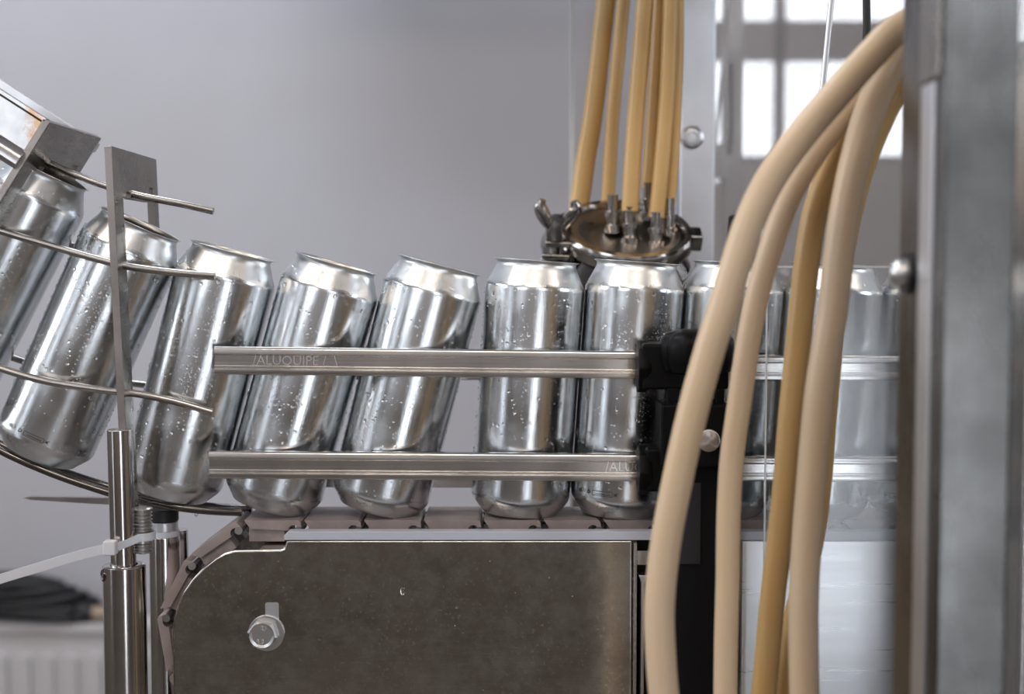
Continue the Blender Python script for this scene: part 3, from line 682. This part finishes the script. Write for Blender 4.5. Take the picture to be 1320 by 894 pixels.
# inlet pipe elbow down to the right back
bm = NB(); tube(bm, [P(760, 322, YC+.01), P(768, 350, YC+.01), P(768, 420, YC+.01), P(766, 700, YC+.01)], .020, 32, 8); obj('inlet_pipe', bm, m_cast, fit)
bm = NB(); box(bm, P(700, 700, YC).x, P(930, 700, YC).x, .055, .23, .72, .74); obj('base_tray', bm, m_steel, fit)
RH = [  # rear hoses: px path bottom->top, radius, Y, material, label
    ([(722, 400), (738, 320), (747, 262), (756, 200), (765, 145), (779, 20), (785, -40)], .0083, .235, 'leftmost rear hose, amber, leaning behind the wing nut'),
    ([(778, 380), (780, 330), (783, 272), (787, 200), (791, 140), (802, 20), (807, -40)], .0056, .225, 'slim rear hose second from the left, amber'),
    ([(812, 272), (816, 200), (822, 120), (830, 20), (834, -40)], .0068, YC+.002, 'rear hose plugged front and centre into the clamp fitting'),
    ([(836, 242), (840, 190), (845, 110), (850, 20), (852, -40)], .0062, YC+.0206, 'rear hose ending behind on the middle barb of the clamp fitting'),
    ([(846, 280), (853, 210), (860, 120), (864, 20), (866, -40)], .0062, YC-.0022, 'rear hose reaching lowest, onto the front right barb'),
    ([(862, 262), (867, 210), (871, 120), (873, 60), (874, -40)], .0052, YC+.0086, 'rightmost rear hose, slim, close against the aluminium guard post')]
for pp, r_, Y, lab in RH:
    pts = [P(a, b, Y) for a, b in pp]; top = pts[-1]; pts.append(Vector((top.x+.005, Y, 1.51)))
    bm = NB(); tube(bm, pts, r_, 20, 8); tag(obj('rear_hose', bm, m_hose3, ang=80), lab, 'hose', 'amber hoses rising from the clamp fitting')
# filler head above the frame that the rear hoses run into
fh = thing('filler_head', 'stainless filler head above the view that the rear hoses run up into', 'filler head', (.17, .17, 1.50))
bm = NB(); box(bm, -.10, .44, .06, .285, 1.50, 1.95); obj('head_housing', bm, m_steel, fh, bevel=.004)  # unseen housing made wider and lower to shade the back wall
bm = NB(); box(bm, .14, .20, .15, .20, 1.95, RZ); obj('hanger', bm, m_steel, fh)

vb = thing('ventilation_box', 'added grey metal ventilation box hung from the ceiling above the view, near the back wall', 'ventilation', (-.22, 1.5, 1.90))  # unseen box added to cast the soft shadow on the back wall
bm = NB(); box(bm, -.46, .02, 1.40, 1.60, 1.90, 2.12); obj('blocker_body', bm, m_alu, vb, bevel=.004)
bm = NB(); box(bm, -.28, -.22, 1.47, 1.53, 2.12, RZ-.001); obj('hanger', bm, m_steel, vb)

# ------------------------------------------------------------------ rear guard: aluminium post, panels
YG = .30
rg = thing('rear_guard', 'rear machine guard of hazy acrylic in a satin aluminium post, right of the rear hoses', 'guard', (X(898, YG), YG, 0))
bm = NB(); box(bm, X(876, YG, 200), X(921, YG, 200), YG-.004, YG+.03, 0, 1.69); gp = obj('guard_post', bm, m_alu, rg, bevel=.002)
bm = NB(); box(bm, X(921, YG, 200), 1.0, YG, YG+.006, .3, 1.69); obj('acrylic_sheet', bm, m_acr_b, rg)
bm = NB(); box(bm, 1.0, 1.03, YG-.004, YG+.03, 0, 1.69); obj('guard_post', bm, m_alu, rg, bevel=.002)
bm = NB(); box(bm, X(739, YG, 200), X(876, YG, 200), YG+.010, YG+.015, .3, 1.69); obj('acrylic_sheet', bm, m_acr, rg)
bm = NB(); box(bm, X(735, YG, 200), X(741, YG, 200), YG+.006, YG+.019, .3, 1.69); obj('sheet_edge', bm, m_acr_edge, rg)
s = P(892, 177, YG-.004); bm = NB(); lathe(bm, [(0, .001), (.004, .001), (.0045, .002), (.0075, .0015), (.0105, .0), (.0105, -.001), (0, -.001)], 28, axis_m(s, (0, -1, 0))); obj('guard_screw', bm, m_alu, rg, ang=12)
# thin rod and black cable beside it
p0 = P(1076, -40, .05); p1 = P(1046, 255, .05); bm = NB(); cyl(bm, p1+(p1-p0)*.35, p0-(p1-p0)*.6, .0021, 14)
tag(obj('thin_rod', bm, m_bolt), 'thin bright steel rod hanging behind the foremost hose', 'rod')
bm = NB(); tube(bm, [P(1117, -80, .02), P(1117, 0, .02), P(1117, 50, .02), P(1112, 110, .02)], .0026, 12, 6)
tag(obj('black_cable', bm, m_rubber), 'short black cable at the top beside the thin rod', 'cable')
kb = thing('adjusting_knob', 'black rimmed pale knob peeking out behind the foremost hose above the cans', 'knob', P(945, 330, .12))
c = P(940, 306, .12)
bm = NB(); lathe(bm, [(0, 0), (.016, 0), (.017, .002), (.017, .005), (.016, .007), (0, .007)], 32, axis_m(c, (1, -.25, 0))); obj('knob_rim', bm, m_rubber, kb)
bm = NB(); lathe(bm, [(0, .007), (.014, .007), (.014, .028), (0, .028)], 32, axis_m(c, (1, -.25, 0))); obj('knob_body', bm, m_alu, kb, bevel=.001)
bm = NB(); cyl(bm, c+Vector((.014, 0, 0)), Vector((c.x+.014, .12, .72)), .004, 16); obj('knob_stem', bm, m_steel, kb)

# ------------------------------------------------------------------ front acrylic sheet
YA = -.080
fa = thing('front_acrylic_sheet', 'clear acrylic sheet in front of the right-hand cans, its left edge a thin bright line', 'acrylic sheet', (X(990, YA), YA, .6))
xl = P(988, 560, YA).x; ztop = P(990, 345, YA).z
bm = NB(); box(bm, xl, .45, YA, YA+.003, .60, ztop); obj('sheet', bm, m_acr, fa)
bm = NB(); box(bm, xl-.0006, xl, YA, YA+.003, .60, ztop); obj('polished_edge', bm, m_acr_edge, fa)
bm = NB(); box(bm, xl, .45, YA, YA+.003, ztop, ztop+.0012); obj('polished_edge', bm, m_acr_edge, fa)
bm = NB(); box(bm, xl, .45, YA-.004, YP, .585, .60); obj('sheet_bracket', bm, m_steel, fa)

# ------------------------------------------------------------------ machine post at the right
PX0 = .1745; PX1 = .2040; PYa = -.35; PYb = -.288
mp = thing('machine_post', 'tall rectangular stainless machine post filling the right side of the view', 'post', ((PX0+PX1)/2, (PYa+PYb)/2, 0))
bm = NB(); box(bm, PX0, PX1, PYa, PYb, 0, 1.9); obj('post_profile', bm, m_post, mp, bevel=.0016, seg=3)
bm = NB(); box(bm, PX0-.0016, PX0+.0002, -.339, -.322, .3, P(1185, 108, -.33).z); obj('door_seal', bm, m_alu, mp, bevel=.0006)
bm = NB(); box(bm, PX0-.0016, PX0+.0002, -.345, -.319, P(1185, 104, -.33).z, 1.6); obj('hinge_leaf', bm, m_brk, mp, bevel=.0006)
bcn = Vector((PX0, -.3035, P(1160, 352, -.3035).z))
bm = NB(); lathe(bm, [(0, 0), (.0092, 0), (.0092, .0018), (0, .0018)], 32, axis_m(bcn, (-1, 0, 0))); obj('rubber_washer', bm, m_rubber, mp)
bm = NB(); lathe(bm, [(0, .0018), (.0062, .0018), (.0062, .0035), (.0056, .0060), (.0040, .0078), (.002, .0086), (0, .0088)], 32, axis_m(bcn, (-1, 0, 0))); obj('dome_bolt', bm, m_bolt, mp)
bm = NB(); box(bm, .2085, .60, -.300, -.296, .3, 1.69); sd = obj('side_acrylic_sheet', bm, m_acr, mp)
bm = NB(); box(bm, .2078, .2085, -.300, -.296, .3, 1.69); obj('sheet_edge', bm, m_alu, mp)
bm = NB(); box(bm, PX1-.001, .212, -.304, -.292, .30, .32); obj('sheet_clip', bm, m_alu, mp)

# ------------------------------------------------------------------ front hoses
FH = [
    ([(1230, 0), (1167, 32), (1122, 72), (1076, 124), (1036, 171), (996, 226), (968, 282), (948, 342), (930, 403), (915, 450), (893, 530), (873, 620), (858, 700), (850, 780), (852, 850), (856, 900)], .0077, -.228, m_hose, 'foremost pale hose, arching from the post top down across the black clamp'),
    ([(1230, 20), (1165, 62), (1110, 120), (1070, 170), (1038, 217), (1014, 262), (993, 322), (976, 382), (963, 450), (953, 520), (943, 595), (939, 670), (938, 746), (936, 821), (935, 900)], .0064, -.181, m_hose, 'pale hose running straight down just right of the black clamp'),
    ([(1230, 40), (1160, 85), (1125, 115), (1102, 146), (1077, 201), (1053, 267), (1041, 332), (1033, 403), (1028, 454), (1019, 545), (1013, 620), (1005, 696), (996, 771), (989, 847), (984, 900)], .0070, -.165, m_hose2, 'darker amber hose left in the right-hand bundle'),
    ([(1230, 30), (1167, 62), (1142, 96), (1122, 141), (1104, 201), (1090, 267), (1081, 332), (1073, 403), (1065, 450), (1055, 520), (1046, 620), (1040, 696), (1036, 771), (1036, 847), (1037, 900)], .0078, -.203, m_hose, 'thick pale hose in front of the right-hand bundle'),
    ([(1230, 55), (1170, 95), (1140, 150), (1112, 220), (1092, 300), (1080, 380), (1072, 450), (1064, 545), (1056, 640), (1044, 715), (1028, 780), (1014, 850), (1006, 900)], .0062, -.150, m_hose2, 'amber hose half hidden behind the thick pale one')]
for pp, r_, Y, m, lab in FH:
    pts = [P(a, b, Y) for a, b in pp]; e = pts[-1]; d = (pts[-1]-pts[-2])
    pts += [e+d*.8, e+d*.8+Vector((d.x*.7, 0, d.z*1.6)), Vector((e.x+d.x*1.6, Y, .5)), Vector((e.x+d.x*1.6, Y, .0))]
    s0 = pts[0]; pts = [Vector((.2325, Y, s0.z+.004))]+pts[1:]
    bm = NB(); tube(bm, pts, r_, 22, 8); tag(obj('front_hose', bm, m, ang=80), lab, 'hose', 'beer hoses hanging in front of the machine')
mf = thing('hose_manifold', 'stainless hose manifold hidden behind the machine post', 'manifold', (.25, -.19, 1.3))
bm = NB(); box(bm, .232, .262, -.245, -.135, P(1230, 80, -.19).z, P(1230, -25, -.19).z); obj('manifold_block', bm, m_steel, mf, bevel=.002)
bm = NB(); box(bm, .262, .285, -.21, -.18, 0, 1.9); obj('manifold_column', bm, m_steel, mf, bevel=.002)

# ------------------------------------------------------------------ radiator and cable on it
YR = 1.72
rad = thing('radiator', 'white panel radiator low on the wall at the lower left', 'radiator', (-1.3, YR, .1))
zt = P(60, 803, YR).z; xr_ = P(300, 850, YR).x
bm = NB(); box(bm, xr_-1.3, xr_, YR+.006, YR+.05, .08, zt-.02); obj('radiator_panel', bm, m_white, rad, bevel=.004)
bm = NB(); box(bm, xr_-1.3, xr_, YR-.004, YR+.06, zt-.02, zt); obj('top_grille', bm, m_white, rad, bevel=.003)
x = xr_-.03; hs = []
bm = NB(); prism(bm, [(0, 0), (.028, 0), (.028, 1), (.022, 1.02), (.006, 1.02), (0, 1)], 0, .012)
bmesh.ops.scale(bm, vec=(1, 1, zt-.02-.08-.08), verts=bm.verts)
me = bpy.data.meshes.new('radiator_fin'); bmesh.ops.recalc_face_normals(bm, faces=bm.faces); bm.to_mesh(me); bm.free(); me.materials.append(m_white)
while x > xr_-1.28:
    o = bpy.data.objects.new('radiator_fin', me); C.objects.link(o); o.parent = rad; o.location = Vector((x-.028, YR-.004, .11))-rad.location; x -= .046
bm = NB(); box(bm, xr_-1.2, xr_-1.17, YR+.05, RY1-.001, .2, zt-.06); box(bm, xr_-.2, xr_-.17, YR+.05, RY1-.001, .2, zt-.06); obj('wall_bracket', bm, m_white, rad)
cb_ = thing('coiled_cable', 'coiled black cable with tan plug lying on the radiator', 'cable', P(50, 800, YR+.02))
base = P(38, 795, YR+.02)
for k in range(5):
    bm = NB(); pts = []
    rx = .15-.012*k; 
    for j in range(15):
        a = 2*PI*j/14; pts.append(Vector((base.x-.01*k+rx*math.cos(a), YR+.03+.04*math.sin(a), zt+.0165+.014*k+.006*math.sin(a*2+k))))
    tube(bm, pts, .0095, 12, 4); obj('cable_loop', bm, m_rubber, cb_)
pe = P(118, 782, YR); bm = NB(); tube(bm, [Vector((base.x+.10, YR+.0, zt+.02)), Vector((pe.x-.05, YR+.01, zt+.022)), Vector((pe.x, YR+.01, zt+.018))], .016, 14, 6); obj('cable_end', bm, m_rubber, cb_)
bm = NB(); cyl(bm, Vector((pe.x, YR+.01, zt+.018)), Vector((pe.x+.035, YR+.01, zt+.016)), .014, 20); obj('plug', bm, m_tan, cb_)
